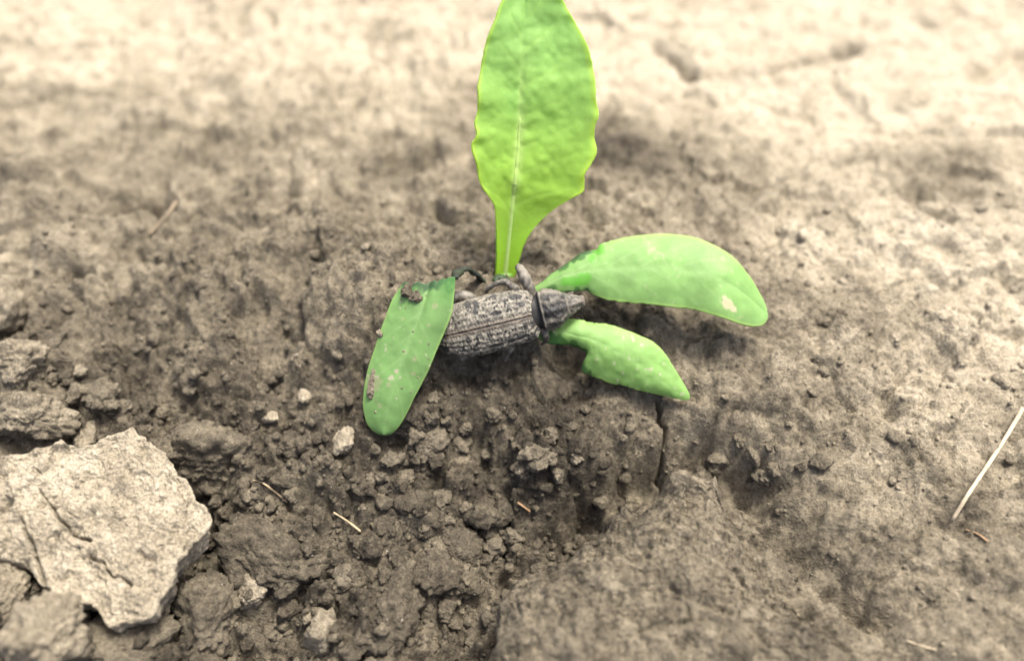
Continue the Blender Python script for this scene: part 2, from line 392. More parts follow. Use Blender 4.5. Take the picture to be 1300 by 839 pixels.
# ------------------------------------------------------------------ clods and crumbs
def rock(sub, seed, planes=9, rough=.10, cell=.55, sq=(1, 1, .8)):
    """an angular, rounded lump with unit radius"""
    r = np.random.default_rng(seed); D, F = ico(sub); rad = np.full(len(D), 1.25)
    for k in range(planes):
        nrm = r.normal(size=3); nrm /= np.linalg.norm(nrm); dd = .68+.3*r.random()
        dt = D@nrm; q = np.where(dt > .15, dd/np.maximum(dt, .15), 9)
        rad = -np.log(np.exp(-9*rad)+np.exp(-9*q))/9
    P = D*rad[:, None]
    off = P+seed*3.17
    P = P*(1+rough*fbm3(off, cell, 4, seed % 50, .55))[:, None]
    if sub >= 4:
        P = P*(1+.14*np.abs(fbm3(off, .5, 4, seed % 31, .6)))[:, None]
        f1, f2 = worley3(off/.32, seed % 40); P = P*(1-.08*np.clip(.22-(f2-f1), 0, 1)/.22+.05*(.5-f1))[:, None]
        f1, f2 = worley3(off/.15+.3*noise3(off/.1, 3)[:, None], seed % 37); P = P*(1-.03*np.clip(.25-(f2-f1), 0, 1)/.25+.05*(.5-f1))[:, None]
        P = P*(1+.035*fbm3(off, .09, 3, 5))[:, None]
    return P*np.array(sq), F
def rotz(P, a):
    c, s = math.cos(a), math.sin(a); return P@np.array([[c, s, 0], [-s, c, 0], [0, 0, 1]])

def slab(name, outline, thick, top, mat, dryf, cracks=(), pits=(), nt_=520, nr=150, edge=1.2, rough=.5, seed=3, base=None, jag=.4, bil=1.0, brk=1.0, under=-.4, cw=.55):
    """a lump with the given star-shaped outline (points xyz in mm), a rough top and a broken rim"""
    O = np.asarray(outline, float); c = O.mean(0) if base is None else np.asarray(base, float)
    O = spline(np.vstack([O, O[:1]]), nt_+1)[:-1]
    dv0 = (O-c)*np.array([1, 1, 0]); dv0 /= np.linalg.norm(dv0, axis=1)[:, None]; O = O+dv0*(jag*fbm3(O, 2.4, 4, seed, .6))[:, None]
    th = np.arange(nt_); S = np.concatenate([np.linspace(.0, 1, int(nr*.62))**.8*.86, np.linspace(.86, 1, int(nr*.38))[1:]])
    T = c+(O-c)[None]*S[:, None, None]                       # nr x nt x 3
    rim = np.linalg.norm((O-c)[:, :2], axis=1); dist = (1-S)[:, None]*rim[None]
    X, Y = T[..., 0], T[..., 1]; p2 = np.stack([X.ravel(), Y.ravel(), 0*X.ravel()], 1)
    z = T[..., 2]+top(X, Y, dist)
    z = z-edge*(1-np.sqrt(np.clip(1-(1-np.clip(dist/(edge*1.6), 0, 1))**2, 0, 1)))
    nz_ = rough*(fbm2(X, Y, 5.5, 5, seed, .55)+.35*fbm2(X, Y, 1.2, 3, seed+7, .6))
    rid = np.abs(fbm2(X+fbm2(X, Y, 3, 2, seed+31), Y, 3.4, 4, seed+21, .55))
    z = z+nz_+rough*bil*(1.5*np.abs(fbm2(X, Y, 8, 3, seed+70))+.55*np.abs(fbm2(X, Y, 2.4, 3, seed+73)))-rough*np.clip(.22-rid, 0, 1)*2.2+domes(X+.3*fbm2(X, Y, 1, 2, 3), Y, 1.0, seed+40, .2, .6, .5)*.35*min(1, rough*2)
    wx_ = X+.5*fbm2(X, Y, 1.6, 4, seed+90, .6); wy_ = Y+.5*fbm2(X, Y, 1.6, 4, seed+93, .6)
    z = z+rough*brk*(.75*plates(wx_, wy_, 3.6, seed+95)+.45*plates(wx_, wy_, 1.5, seed+97)+.26*plates(wx_, wy_, .7, seed+99))*np.clip(dist/.6, .25, 1)
    d = np.zeros_like(z)
    for pts, wd, dep in cracks:
        g = np.exp(-(segdist(X+.3*fbm2(X, Y, 1.6, 3, seed+50), Y+.3*fbm2(X, Y, 1.6, 3, seed+60), pts)/(wd*cw))**2); z = z-dep*g; d = d+g
    for (qx, qy, rr, dep) in pits:
        g = np.exp(-(((X-qx)**2+(Y-qy)**2)/rr**2)**1.5); z = z-dep*g
    T = np.stack([X, Y, z], -1)
    side = []; ns = 46
    for k in range(1, ns+1):                                  # the broken side, then under
        q = k/ns; ring = O.copy(); infl = under*q
        dirv = (O-c); dirv[:, 2] = 0; dirv /= np.linalg.norm(dirv, axis=1)[:, None]
        ring = ring+dirv*infl; ring[:, 2] = T[-1, :, 2]-thick*q
        e = .38*fbm3(ring+seed, 2.0, 4, seed, .6)+.2*np.abs(fbm3(ring*np.array([1, 1, 2.2]), 1.3, 2, seed+3)); ring = ring+dirv*(e*min(1, q*4))[:, None]
        side.append(ring)
    V = np.concatenate([T.reshape(-1, 3), np.concatenate(side)])
    V = V+np.stack([.10*noise3(V/.7, 1), .10*noise3(V/.7, 2), .0*V[:, 0]], 1)
    nn = len(S)+ns; F = gridfaces(nn, nt_, True)
    dr = dryf(V[:, 0], V[:, 1], V[:, 2])
    o = link(name, mesh_data(name, V-c, F[:, ::-1], mat, attrs={'dry': dr}), loc=c)
    return o

def px_plane(pts, p, n): return [onplane(a, b, np.asarray(p, float), np.asarray(n, float)) for a, b in pts]
# the pale dry clod
n1 = np.array([.02, -.34, .94]); n1 /= np.linalg.norm(n1); p1 = atz(130, 660, -5.6)
out1 = px_plane([(-60,600),(-20,584),(40,572),(75,560),(110,566),(150,552),(172,547),(200,565),(213,590),(228,612),(250,625),(271,660),(240,690),(222,712),(226,735),(205,758),(185,785),(150,797),(133,795),(120,776),(85,765),(60,745),(35,722),(5,712),(-60,700)], p1, n1)
q2 = lambda pts: [tuple(v[:2]) for v in px_plane(pts, p1, n1)]
cl1 = [(q2([(65,645),(75,662),(95,680),(118,690)]), .16, 1.3),(q2([(118,705),(135,722),(155,738),(170,750)]), .17, 1.2),(q2([(30,665),(42,690),(48,720),(60,740)]), .20, 1.3),
       (q2([(180,700),(200,712)]), .18, .6),(q2([(50,620),(62,640)]), .12, .6),(q2([(0,650),(14,640)]), .4, 1.5),(q2([(15,735),(30,715)]), .5, 1.6)]
pt1 = [(*q2([(a, b)])[0], r, d) for a, b, r, d in [(54,644,.36,1.0),(98,678,.42,1.0),(73,651,.26,.8),(75,685,.25,.7),(120,709,.34,.9),(150,628,.55,.5),(170,640,.45,.5),(118,656,.35,.5),(205,640,.4,.3),(195,732,.4,.4),(178,748,.4,.4),(244,669,.16,.5)]]
o = slab('pale_clod', out1, 4.6, lambda X, Y, d: .5*np.clip(d/4, 0, 1), M_SOIL,
         lambda x, y, z: np.clip(.80+.10*fbm2(x, y, 6, 3, 5)+.08*fbm2(x, y, 1.5, 3, 15), .3, .95), cl1, pt1, edge=.28, rough=.30, seed=13, jag=.5, bil=.9, brk=1.9, under=-2.0)
tag(o, 'large pale dry earth clod with cracks and pits and a sharp broken edge', 'clod')
# the big brown clod
n2 = np.array([.08, -.12, .98]); n2 /= np.linalg.norm(n2); p2_ = atz(860, 700, -5.7)
out2 = px_plane([(618,800),(626,750),(645,715),(695,688),(750,655),(800,628),(845,613),(905,609),(934,636),(966,682),(1010,735),(1065,785),(1125,820),(1190,880),(1150,980),(900,1040),(690,1010),(630,910)], p2_, n2)
pk = atz(880, 650, -5.6)
def clod_top(X, Y, d):
    back = sstep(-16, -10, Y)*sstep(2, 9, X)                   # the crest breaks off steeply; the other sides round down
    e = np.clip((d+9*back)/9, 0, 1); return -4.6*(1-e)**2+1.8*np.exp(-((X-pk[0])**2+(Y-pk[1])**2)/45)
o = slab('brown_clod', out2, 8.0, clod_top, M_SOIL,
         lambda x, y, z: np.clip(.39+.12*fbm2(x, y, 7, 4, 8)+.10*fbm2(x, y, 2, 3, 18), .15, .7), edge=.7, rough=.62, seed=29, nt_=620, nr=190, jag=.7, bil=1.5, brk=.8)
tag(o, 'biggest smooth brown earth clod with a rounded crest, right of the loose hollow', 'clod')

def lump(name, px, py, rpx, seed, mat, label, cat='clod', sub=5, sq=(1, 1, .75), sink=.35, rough=.12, group=None):
    P0 = hit(px, py); r = rpx/FPX*np.dot(P0-CAM, FW)
    V, F = rock(sub, seed, 9, rough, .6, sq); V = rotz(V, seed*1.7)*r
    c = np.array([P0[0], P0[1], ground_z(P0[0], P0[1])]); V = V+np.array([0, 0, r*sq[2]*(1-2*sink)*.8])
    o = link(name, mesh_data(name, V, F, mat), loc=c); return tag(o, label, cat, group)
CL = [('clod',18,462,38,11,M_CRUMB_PALE,'rounded tan clod below a dark hole at the bed edge',(1.1,.9,.8)),
      ('clod',12,398,30,12,M_CRUMB_PALE,'flat pale clod beside a dark hole, above the rounded tan clod',(1.2,.9,.85)),
      ('clod',38,530,38,13,M_CRUMB_PALE,'craggy pale clod just behind the pale cracked clod',(1.15,.9,1.0)),
      ('clod',112,552,20,14,M_CRUMB_PALE,'small flat pale clod tucked behind the pale cracked clod',(1.3,.8,.55)),
      ('clod',268,574,54,15,M_CRUMB_MID,'broad flat-topped brown clod overhanging a dark gap',(1.2,.85,.75)),
      ('clod',245,614,20,16,M_CRUMB_MID,'small grey-brown clod wedged against the pale cracked clod',(1,1,.7)),
      ('clod',268,792,46,17,M_CRUMB_MID,'knobbly brown clod in front of the pale clod\'s broken edge',(1,.9,.9)),
      ('clod',322,752,18,18,M_CRUMB_PALE,'small tan nugget perched on the hollow\'s lumpy floor',(1.1,1,.8)),
      ('clod',408,808,26,19,M_CRUMB_PALE,'upright pale tan clod at the hollow\'s near rim',(.85,.8,1.15)),
      ('clod',345,712,46,20,M_CRUMB_DARK,'wide dark lumpy clod in the hollow under the rootlets',(1.3,.9,.7)),
      ('clod',476,696,20,21,M_CRUMB_DARK,'dark egg-shaped clod at the end of a pale rootlet',(.9,.8,1.0)),
      ('clod',586,702,24,22,M_CRUMB_DARK,'round grey-brown button-like clod in the hollow',(1,1,.6)),
      ('clod',500,770,42,23,M_CRUMB_DARK,'wide dark clod with a crumbly top below the egg-shaped clod',(1.3,1,.6)),
      ('clod',150,822,46,24,M_CRUMB_MID,'brown rounded clod under the pale clod\'s lower tip',(1.3,.9,.75)),
      ('clod',60,815,40,25,M_CRUMB_PALE,'brown clod beside a black gap under the pale clod',(1.1,1,.8)),
      ('clod',14,760,34,26,M_CRUMB_PALE,'brown clod leaning against the pale clod\'s worn side',(1,1,.9)),
      ('pebble',437,563,17,27,M_PEBBLE,'angular whitish pebble below the chewed left cotyledon','p'),
      ('pebble',346,533,10,28,M_PEBBLE,'small rounded pale pebble between the rootlet and left cotyledon','p'),
      ('pebble',386,507,9,29,M_PEBBLE,'tiny cream pebble beside the left cotyledon','p'),
      ('clod',678,575,16,30,M_CRUMB_MID,'tan crumbly nugget on the slope below the weevil',(1.1,1,.7)),
      ('clod',545,560,19,31,M_CRUMB_MID,'low rough clod just below the left cotyledon\'s tip',(1.2,1,.6)),
      ('clod',520,640,22,32,M_CRUMB_DARK,'dark rounded clod on the slope above the hollow',(1.1,1,.7)),
      ('clod',640,655,14,33,M_CRUMB_DARK,'small dark cube-like clod beside the orange bark flake',(1,1,.9))]
CLODS = []
for (nm, px, py, rp, sd_, mt, lab, sq) in CL:
    if sq == 'p': o = lump(nm, px, py, rp, sd_, mt, lab, 'pebble', 4, (1.1, .9, .8), .25, .05)
    else: o = lump(nm, px, py, rp, sd_, mt, lab, 'clod', 5 if rp > 30 else 4, sq, .44 if py < 600 else .32 if rp >= 24 else .42, .17)
    CLODS.append((px, py, rp))

# countable crumbs: each a thing of its own; shapes shared
protos = {}
for mn, mt in (('d', M_CRUMB_DARK), ('m', M_CRUMB_MID), ('p', M_CRUMB_PALE)):
    for k in range(6):
        V, F = rock(4, 60+k, 7, .34, .8, (1, .85+.05*k, .62+.05*k)); protos[mn, k] = mesh_data('crumb', V, F, mt)
ZONES = [(dict(c=(470,715),s=(130,75)), 120, 'd', 'rounded soil crumb lying loose in the hollow below the weevil', 'crumbs in the loose hollow'),
         (dict(c=(630,575),s=(75,40)), 26, 'm', 'soil crumb on the slope right below the weevil', 'crumbs on the slope'),
         (dict(c=(265,650),s=(42,40)), 34, 'd', 'soil crumb in the gap beside the pale clod\'s broken edge', 'crumbs in the gap'),
         (dict(c=(70,800),s=(70,28)), 26, 'm', 'soil crumb heaped below the pale clod', 'crumbs below the pale clod'),
         (dict(c=(120,470),s=(90,50)), 24, 'm', 'soil crumb on the bare soil behind the pale clod', 'crumbs behind the pale clod'),
         (dict(c=(950,600),s=(60,50)), 14, 'm', 'soil crumb beside the crest of the biggest clod', 'crumbs by the biggest clod')]
for zn, cnt, mn, lab, grp in ZONES:
    n_ = 0
    while n_ < cnt:
        px = random.gauss(zn['c'][0], zn['s'][0]); py = random.gauss(zn['c'][1], zn['s'][1])
        if not (4 < px < 1290 and 460 < py < 832): continue
        if px > 640+(py-700)*-.6 and py > 640 and px < 1100: continue
        if px < 268 and 560 < py < 790 and zn['c'][0] != 265: continue
        if any(math.hypot(px-a, py-b) < r*.75 for a, b, r in CLODS): continue
        P0 = hit(px, py); r = (random.lognormvariate(0, .42)*7.5)/FPX*np.dot(P0-CAM, FW)
        mm_ = mn if random.random() < .75 else random.choice('dmmp' if random.random() < .25 else 'dm')
        o = bpy.data.objects.new('soil_crumb', protos[mm_, random.randrange(6)]); col.objects.link(o)
        z = ground_z(P0[0], P0[1]); o.location = Vector((P0[0]*MM, P0[1]*MM, (z+r*.08)*MM)); o.scale = (r, r, r)
        o.rotation_euler = (random.uniform(-.4, .4), random.uniform(-.4, .4), random.uniform(0, 6.28)); 
        rp = r*FPX/np.dot(P0-CAM, FW); size = 'tiny' if rp < 5.5 else 'small' if rp < 10 else 'plump'
        tag(o, f"{size} {dict(d='dark', m='brown', p='pale tan')[mm_]} {lab}", 'crumb', grp); n_ += 1

# uncountable fine crumbs
def crumb_field(name, n, mat, seed, rlo, rhi, dens, label):
    r_ = np.random.default_rng(seed); D, F = ico(2 if rhi > .6 else 1); Vs = []; Fs = []; k = 0
    base = [rock(2 if rhi > .6 else 1, 200+q, 7, .35, .8, (1, .9, .75))[0] for q in range(8)]
    x = r_.uniform(-62, 62, n*8); y = r_.uniform(-32, 24, n*8); kp = r_.random(n*8) < dens(x, y); x = x[kp][:n]; y = y[kp][:n]
    z = ground_z(x, y); rr = rlo*(rhi/rlo)**(r_.random(len(x))**1.8)
    for q in range(len(x)):
        Vs.append(rotz(base[q % 8], q*2.39)*rr[q]+np.array([x[q], y[q], z[q]+rr[q]*.12])); Fs.append(F+k*len(D)); k += 1
    dd = dryness_haze(x, y, loose_mask(x, y), None, None)+r_.normal(0, .05, len(x))+(mat or 0)
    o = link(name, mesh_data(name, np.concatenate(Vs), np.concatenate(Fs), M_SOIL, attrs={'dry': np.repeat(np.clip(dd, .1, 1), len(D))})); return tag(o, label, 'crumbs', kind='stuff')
dens = lambda x, y: np.clip(.02+loose_mask(x, y)*.95, 0, 1)
crumb_field('fine_crumbs', 1300, 0, 1, .22, .75, dens, 'fine dark loose soil crumbs filling the hollow')
crumb_field('fine_crumbs', 1900, .03, 2, .16, .55, lambda x, y: np.clip(.10+loose_mask(x, y)*.6, 0, 1), 'fine brown loose soil crumbs scattered over the bed')
crumb_field('sand_grains', 1400, .12, 3, .08, .26, lambda x, y: np.clip(.35+loose_mask(x, y)*.3, 0, 1), 'pale sand grains strewn over the soil')

# ------------------------------------------------------------------ the seedling
base_pt = atz(640, 354, 0.0)
seedling = empty('beet_seedling', (base_pt[0], base_pt[1], ground_z(base_pt[0], base_pt[1])))
tag(seedling, 'young beet seedling with one tall toothed leaf and three chewed low leaves', 'seedling')
SO = np.array(seedling.location)/MM
def leaf_surface(left, mid, right, p, n, nu, nv, bulge, base_jag=1.0, jag=0.0):
    """edge and midrib traces set on the leaf's own plane, then cupped along the plane's normal"""
    n = np.asarray(n, float); n /= np.linalg.norm(n); p = np.asarray(p, float)
    Lp, Mp, Rp = [spline([onplane(a, b, p, n) for a, b in t], nu) for t in (left, mid, right)]
    v = np.linspace(-1, 1, nv); U = np.linspace(0, 1, nu)
    e = jag*(fbm2(np.linspace(0, 40, nu), 0*U+3.3, 2.0, 5, 5, .7)*(1+base_jag*(1-sstep(.35, .5, U))))[:, None]
    eL = (Lp-Mp)/(np.linalg.norm(Lp-Mp, axis=1)[:, None]+.05)*e; eR = (Rp-Mp)/(np.linalg.norm(Rp-Mp, axis=1)[:, None]+.05)*np.roll(e, 57, 0)
    a = np.clip(-v, 0, 1)[None, :, None]; b = np.clip(v, 0, 1)[None, :, None]
    S = Mp[:, None]*(1-a-b)+Lp[:, None]*a+Rp[:, None]*b+eL[:, None]*a**9+eR[:, None]*b**9
    UU, VV = np.meshgrid(U, v, indexing='ij')
    S = S+n*bulge(UU, VV, S)[..., None]
    return S, UU, VV, n
def leaf_mesh(name, S, colr, thick, mat, parent):
    nu, nv = S.shape[:2]; du = np.gradient(S, axis=0); dv = np.gradient(S, axis=1); N = np.cross(du, dv)
    N /= np.linalg.norm(N, axis=2)[..., None]+1e-9
    if N[..., 2].mean() < 0: N = -N
    top = (S+N*thick/2).reshape(-1, 3); bot = (S-N*thick/2).reshape(-1, 3); nn = nu*nv
    F = gridfaces(nu, nv); idx = np.arange(nn).reshape(nu, nv)
    bd = np.concatenate([idx[0, :], idx[1:, -1], idx[-1, -2::-1], idx[-2:0:-1, 0]]); b2 = np.roll(bd, -1)
    Fr = np.stack([bd, b2, b2+nn, bd+nn], 1)
    V = np.vstack([top, bot]); C = np.vstack([colr.reshape(-1, 3)]*2)
    o = link(name, mesh_data(name, V-SO, [F, F[:, ::-1]+nn, Fr], mat, C), seedling)
    return o
def lerp3(a, b, t): return np.asarray(a)*(1-t[..., None])+np.asarray(b)*t[..., None]
def vein_rib(name, pts, rad, parent, colr, mat):
    V, F = tube(pts, rad, 8); return link(name, mesh_data(name, V-SO, F, mat, np.tile(colr, (len(V), 1))), parent)

# the tall true leaf, leaning back
nA = np.array([.05, -math.cos(R(28)), math.sin(R(28))]); pA = base_pt
LA = [(628,378),(629,355),(630,330),(630,300),(629,270),(626,256),(614,238),(608,226),(605,205),(600,190),(599,181),(605,168),(602,154),(604,146),(607,125),(607,104),(612,75),(620,45),(632,15),(643,-10),(656,-30),(667,-44)]
RA = [(650,378),(652,357),(657,335),(664,312),(676,290),(698,266),(720,250),(737,240),(739,228),(739,218),(747,205),(754,190),(752,172),(753,158),(757,142),(753,124),(753,108),(748,75),(738,45),(722,18),(711,-2),(698,-20),(684,-36),(669,-44)]
MA = [(639,378),(641,352),(645,310),(649,260),(654,210),(657,170),(660,120),(663,60),(666,0),(668,-44)]
def veins(U, V, ks, slope, wd):
    d = np.full(U.shape, 9.0)
    for s, us in ks:
        t = np.abs(V); m = (np.sign(V) == s)
        for u0 in us: d = np.where(m, np.minimum(d, np.abs(U-(u0+slope*t**.9))/wd), d)
    return np.exp(-d*d)*sstep(0, .08, np.abs(V))*(1-.7*np.abs(V))
VA = [(-1, (.27,.36,.44,.53,.62,.71,.8)), (1, (.30,.40,.48,.57,.66,.76,.84))]
def bulgeA(U, V, S):
    wdt = sstep(.2, .42, U)
    q = S.reshape(-1, 3); puck = fbm3(q, 2.3, 3, 9).reshape(U.shape)
    return wdt*(.55*np.abs(V)**1.6+.26*puck*(1-.5*np.abs(V)))-.035*veins(U, V, VA, .10, .011)*wdt-.22*np.exp(-(V/.07)**2)*(1-.6*U)+1.3*np.sin(U*math.pi)*.8+.30*np.abs(V)**4*fbm2(U*26, V*0+np.sign(V)*3.3, 2.0, 2, 12)*wdt-.3*(1-wdt)*(1-V*V)
S, U, V, _ = leaf_surface(LA, MA, RA, pA, nA, 260, 100, bulgeA, jag=.06, base_jag=-.4)
g = lerp3((.305,.510,.065), (.290,.510,.150), sstep(.30, .85, U))
q = S.reshape(-1, 3); mot = fbm3(q, 3.2, 3, 15).reshape(U.shape)
g = g*(1+.05*mot)[..., None]
g = lerp3(g, (.26,.46,.13), .75*np.exp(-(V/.05)**2)*(1-.75*sstep(.3, .75, U))) if False else g*(1-(.7*np.exp(-(V/.075)**2)*(1-sstep(.50, .86, U)))[..., None])+np.array((.55,.72,.28))*(.7*np.exp(-(V/.075)**2)*(1-sstep(.50, .86, U)))[..., None]
vv = .26*veins(U, V, VA, .10, .006)*sstep(.2, .35, U); g = g*(1-vv[..., None])+np.array((.42,.62,.16))*vv[..., None]
rimA = sstep(.90, .985, np.abs(V))*sstep(.2, .35, U); g = g*(1-.4*rimA[..., None])+np.array((.52,.70,.07))*.4*rimA[..., None]
dk = np.exp(-((U-.62)/.05)**2-((V+.12)/.22)**2)*.35; g = g*(1-dk[..., None])+np.array((.12,.33,.06))*dk[..., None]
pet = 1-sstep(.16, .30, U); g = g*(1-.5*pet[..., None])+np.array((.30,.55,.02))*.5*pet[..., None]
leafA = leaf_mesh('true_leaf', S, g, .28, M_LEAF, seedling); leafA['label'] = 'tall upright bright green leaf with wavy toothed edge'
mid = S[:150, 50]; vein_rib('midrib', mid+nA*.05, np.linspace(.44, .14, 150), leafA, (.46,.63,.20), M_LEAF)

def coty_color(S, U, V, base, edge, seed, dust=.5):
    q = S.reshape(-1, 3); a = fbm3(q, 2.2, 3, seed).reshape(U.shape); b = fbm3(q, .55, 3, seed+5).reshape(U.shape)
    g = np.asarray(base)*(1+.17*a+.06*b-.12*V*np.abs(V))[..., None]
    mr = np.exp(-(V/.10)**2)*.22*(1-U*.7); g = g*(1-mr[..., None])+np.array((.30,.46,.20))*mr[..., None]
    vn = veins(U, V, [(-1, (.18,.32,.46,.6)), (1, (.22,.36,.5,.64))], .22, .012)*.14; g = g*(1-vn[..., None])+np.array((.32,.46,.20))*vn[..., None]
    e = sstep(.90, .99, np.abs(V)); g = g*(1-.5*e[..., None])+np.asarray(edge)*.5*e[..., None]
    sp = sstep(.62, .80, fbm3(q, .42, 2, seed+9).reshape(U.shape)*.8+.45*a)*dust; g = g*(1-sp[..., None])+np.array((.36,.33,.24))*sp[..., None]
    return g
def blot(S, g, px, py, p, n, r, c, a=1.0, seed=1, sx=1.0):
    """a mark (chewed tissue, dry dust) of its own shape, centred where it sits on the leaf"""
    n = np.asarray(n, float); c0 = onplane(px, py, np.asarray(p, float), n); d = S-c0; d = d-(d@n)[..., None]*n; d[..., 0] /= sx
    q = S.reshape(-1, 3); e = np.linalg.norm(d, axis=2)/r+.45*fbm3(q, .9, 3, seed).reshape(S.shape[:2])
    m = (1-sstep(.75, 1.05, e))*a; return g*(1-m[..., None])+np.asarray(c)*m[..., None]
# right-hand leaf
nB = np.array([-.12, -.50, .86]); nB /= np.linalg.norm(nB); pB = atz(690, 364, 1.2)
LB = [(668,372),(690,360),(700,350),(715,340),(728,331),(741,323),(758,319),(764,311),(780,307),(812,301),(850,299),(888,305),(925,324),(952,350),(970,376),(977,392)]
RB = [(668,378),(690,370),(712,371),(735,369),(746,368),(755,374),(772,380),(800,384),(845,388),(885,394),(915,402),(940,409),(958,411),(970,408),(976,401),(978,394)]
MB_ = [(668,375),(690,365),(712,354),(740,348),(770,345),(805,343),(850,344),(900,352),(945,372),(977,394)]
def bulgeB(U, V, S):
    q = S.reshape(-1, 3); return .9*np.sin(np.clip(U, 0, 1)*math.pi)**.8*(1-V*V)*.9+.10*fbm3(q, 2.5, 3, 3).reshape(U.shape)-.04*np.exp(-(V/.12)**2)*(1-U)-1.6*sstep(.75, 1, U)
S, U, V, _ = leaf_surface(LB, MB_, RB, pB, nB, 170, 70, bulgeB, jag=.022, base_jag=3.5)
g = coty_color(S, U, V, (.142,.272,.074), (.30,.47,.10), 4, .25)
for (a, b, r, sx) in [(724,359,.5,2.0),(740,356,.6,1.7),(761,321,.75,.7),(752,331,.5,.9)]: g = blot(S, g, a, b, pB, nB, r, (.075,.27,.02), .8, int(a), sx)
for (a, b, r) in [(716,340,.6),(728,332,.4),(737,327,.5),(746,321,.35),(700,368,.6),(745,367,.3),(732,369,.35)]: g = blot(S, g, a, b, pB, nB, r, (.02,.07,.015), .8, int(a))
for (a, b, r) in [(922,385,.55),(918,378,.35),(930,392,.4)]: g = blot(S, g, a, b, pB, nB, r, (.42,.36,.25), .7, int(b))
m_ = sstep(.82, .97, np.abs(V)+.10*fbm2(U*30, V*3, 1.0, 3, 4))*(1-sstep(.24, .32, U))*.9; g = g*(1-m_[..., None])+np.array((.015,.045,.012))*m_[..., None]
oB = leaf_mesh('cotyledon', S, g, .42, M_COTY, seedling); oB['label'] = 'long rounded leaf scraped at its base by the weevil'
# lower right leaf with a bite
nC = np.array([-.10, -.72, .69]); nC /= np.linalg.norm(nC); pC = atz(705, 420, -1.0)
LC = [(672,408),(700,406),(728,408),(752,411),(780,416),(806,425),(828,435),(842,448),(854,466),(864,483),(872,497),(875,503)]
RC = [(672,420),(694,434),(712,436),(724,436),(735,440),(745,445),(747,453),(742,462),(740,470),(746,474),(765,480),(790,488),(815,494),(845,501),(866,506),(874,506)]
MC = [(672,414),(700,419),(730,425),(757,432),(785,446),(812,463),(838,482),(858,496),(875,505)]
def bulgeC(U, V, S):
    q = S.reshape(-1, 3); return .8*np.sin(U*math.pi)*(1-V*V)+.14*fbm3(q, 2.0, 3, 8).reshape(U.shape)-.06*np.exp(-(V/.1)**2)*(1-U)+.25*V*(1-U)
S, U, V, _ = leaf_surface(LC, MC, RC, pC, nC, 170, 70, bulgeC, jag=.025, base_jag=5)
g = coty_color(S, U, V, (.144,.274,.068), (.28,.45,.10), 24, .6)
for (a, b, r) in [(698,430,.9),(713,433,.6),(743,446,.4),(741,466,.4),(728,437,.5),(735,441,.35)]: g = blot(S, g, a, b, pC, nC, r, (.025,.10,.015), .8, int(a))
m_ = sstep(.80, .95, V+.08*fbm2(U*30, V*3, 1.0, 3, 4))*(1-sstep(.46, .54, U))*.9; g = g*(1-m_[..., None])+np.array((.018,.055,.012))*m_[..., None]
oC = leaf_mesh('cotyledon', S, g, .42, M_COTY, seedling); oC['label'] = 'short low leaf with a ragged bite out of its edge'
# left cotyledon, wilted over the weevil's tail
nD = np.array([-.22, -.70, .68]); nD /= np.linalg.norm(nD); pD = atdepth(530, 440, 78.2)
LD = [(512,361),(500,380),(492,402),(484,424),(476,450),(470,470),(466,490),(464,510),(466,526),(471,539),(480,547),(489,549.5)]
RD = [(578,351),(577,372),(574,396),(566,418),(556,442),(547,464),(537,484),(527,503),(517,523),(508,538),(499,547),(491,549.5)]
MD = [(546,360),(541,385),(534,408),(525,432),(517,456),(509,480),(502,503),(496,526),(490,549.5)]
def bulgeD(U, V, S):
    q = S.reshape(-1, 3); return .75*np.sqrt(np.clip(np.sin(U*math.pi*.92+.12), 0, 1))*(1-V*V)+.07*fbm3(q, 2.0, 3, 18).reshape(U.shape)-.35*np.exp(-(V/.16)**2)*(1-U)**2+.3*np.sin(U*2.4)
S, U, V, _ = leaf_surface(LD, MD, RD, pD, nD, 170, 70, bulgeD)
S[:10] += (nD*0)[None, None]; 
e = .30*fbm2(V[0]*4, V[0]*0, 1.0, 4, 6); ax_l = (S[-1, 35]-S[0, 35]); ax_l /= np.linalg.norm(ax_l); S = S+ax_l*(e[None, :]*(1-sstep(0, .12, U)))[..., None]
g = coty_color(S, U, V, (.134,.256,.078), (.25,.40,.10), 44, .8)
for (a, b, r) in [(516,405,.16),(505,428,.14),(538,432,.3),(520,446,.22),(531,454,.2),(489,462,.18),(500,487,.25),(487,512,.22),(475,505,.2),(508,470,.18),(548,412,.2),(555,388,.28),(478,484,.75),(528,472,.2)]: g = blot(S, g, a, b, pD, nD, r, (.30,.26,.17), .42, int(a))
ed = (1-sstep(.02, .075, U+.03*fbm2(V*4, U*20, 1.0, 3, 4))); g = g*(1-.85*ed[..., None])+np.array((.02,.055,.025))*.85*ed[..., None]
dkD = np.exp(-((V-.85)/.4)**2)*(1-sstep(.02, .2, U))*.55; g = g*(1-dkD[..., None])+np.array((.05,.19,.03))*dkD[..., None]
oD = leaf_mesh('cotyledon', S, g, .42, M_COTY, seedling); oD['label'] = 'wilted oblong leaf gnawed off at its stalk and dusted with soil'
SD_ = S
# withered stalk from the gnawed leaf back to the crown
st = [onplane(577, 353, pD, nD), atdepth(584, 345, 79.3), atdepth(596, 343, 80.6), atdepth(607, 349, 81.8), atdepth(612, 357, 82.6), atdepth(613, 372, 83.2), atdepth(622, 380, 84.2)]
sp_ = spline(st, 70); sp_ = sp_+.16*np.stack([noise3(sp_/.9+k, 3) for k in (0, 9, 18)], 1)
Vt, Ft = tube(sp_, .36+.13*noise3(sp_/.55, 8), 12, .5, True, .65)
cs = lerp3((.006,.009,.007), (.030,.040,.018), np.clip(.5+.6*fbm3(Vt, .8, 3, 2), 0, 1))
link('leaf_stalk', mesh_data('leaf_stalk', Vt-SO, Ft, M_STALK, cs), seedling)['label'] = 'thin blackened withered stalk bent like a hook'
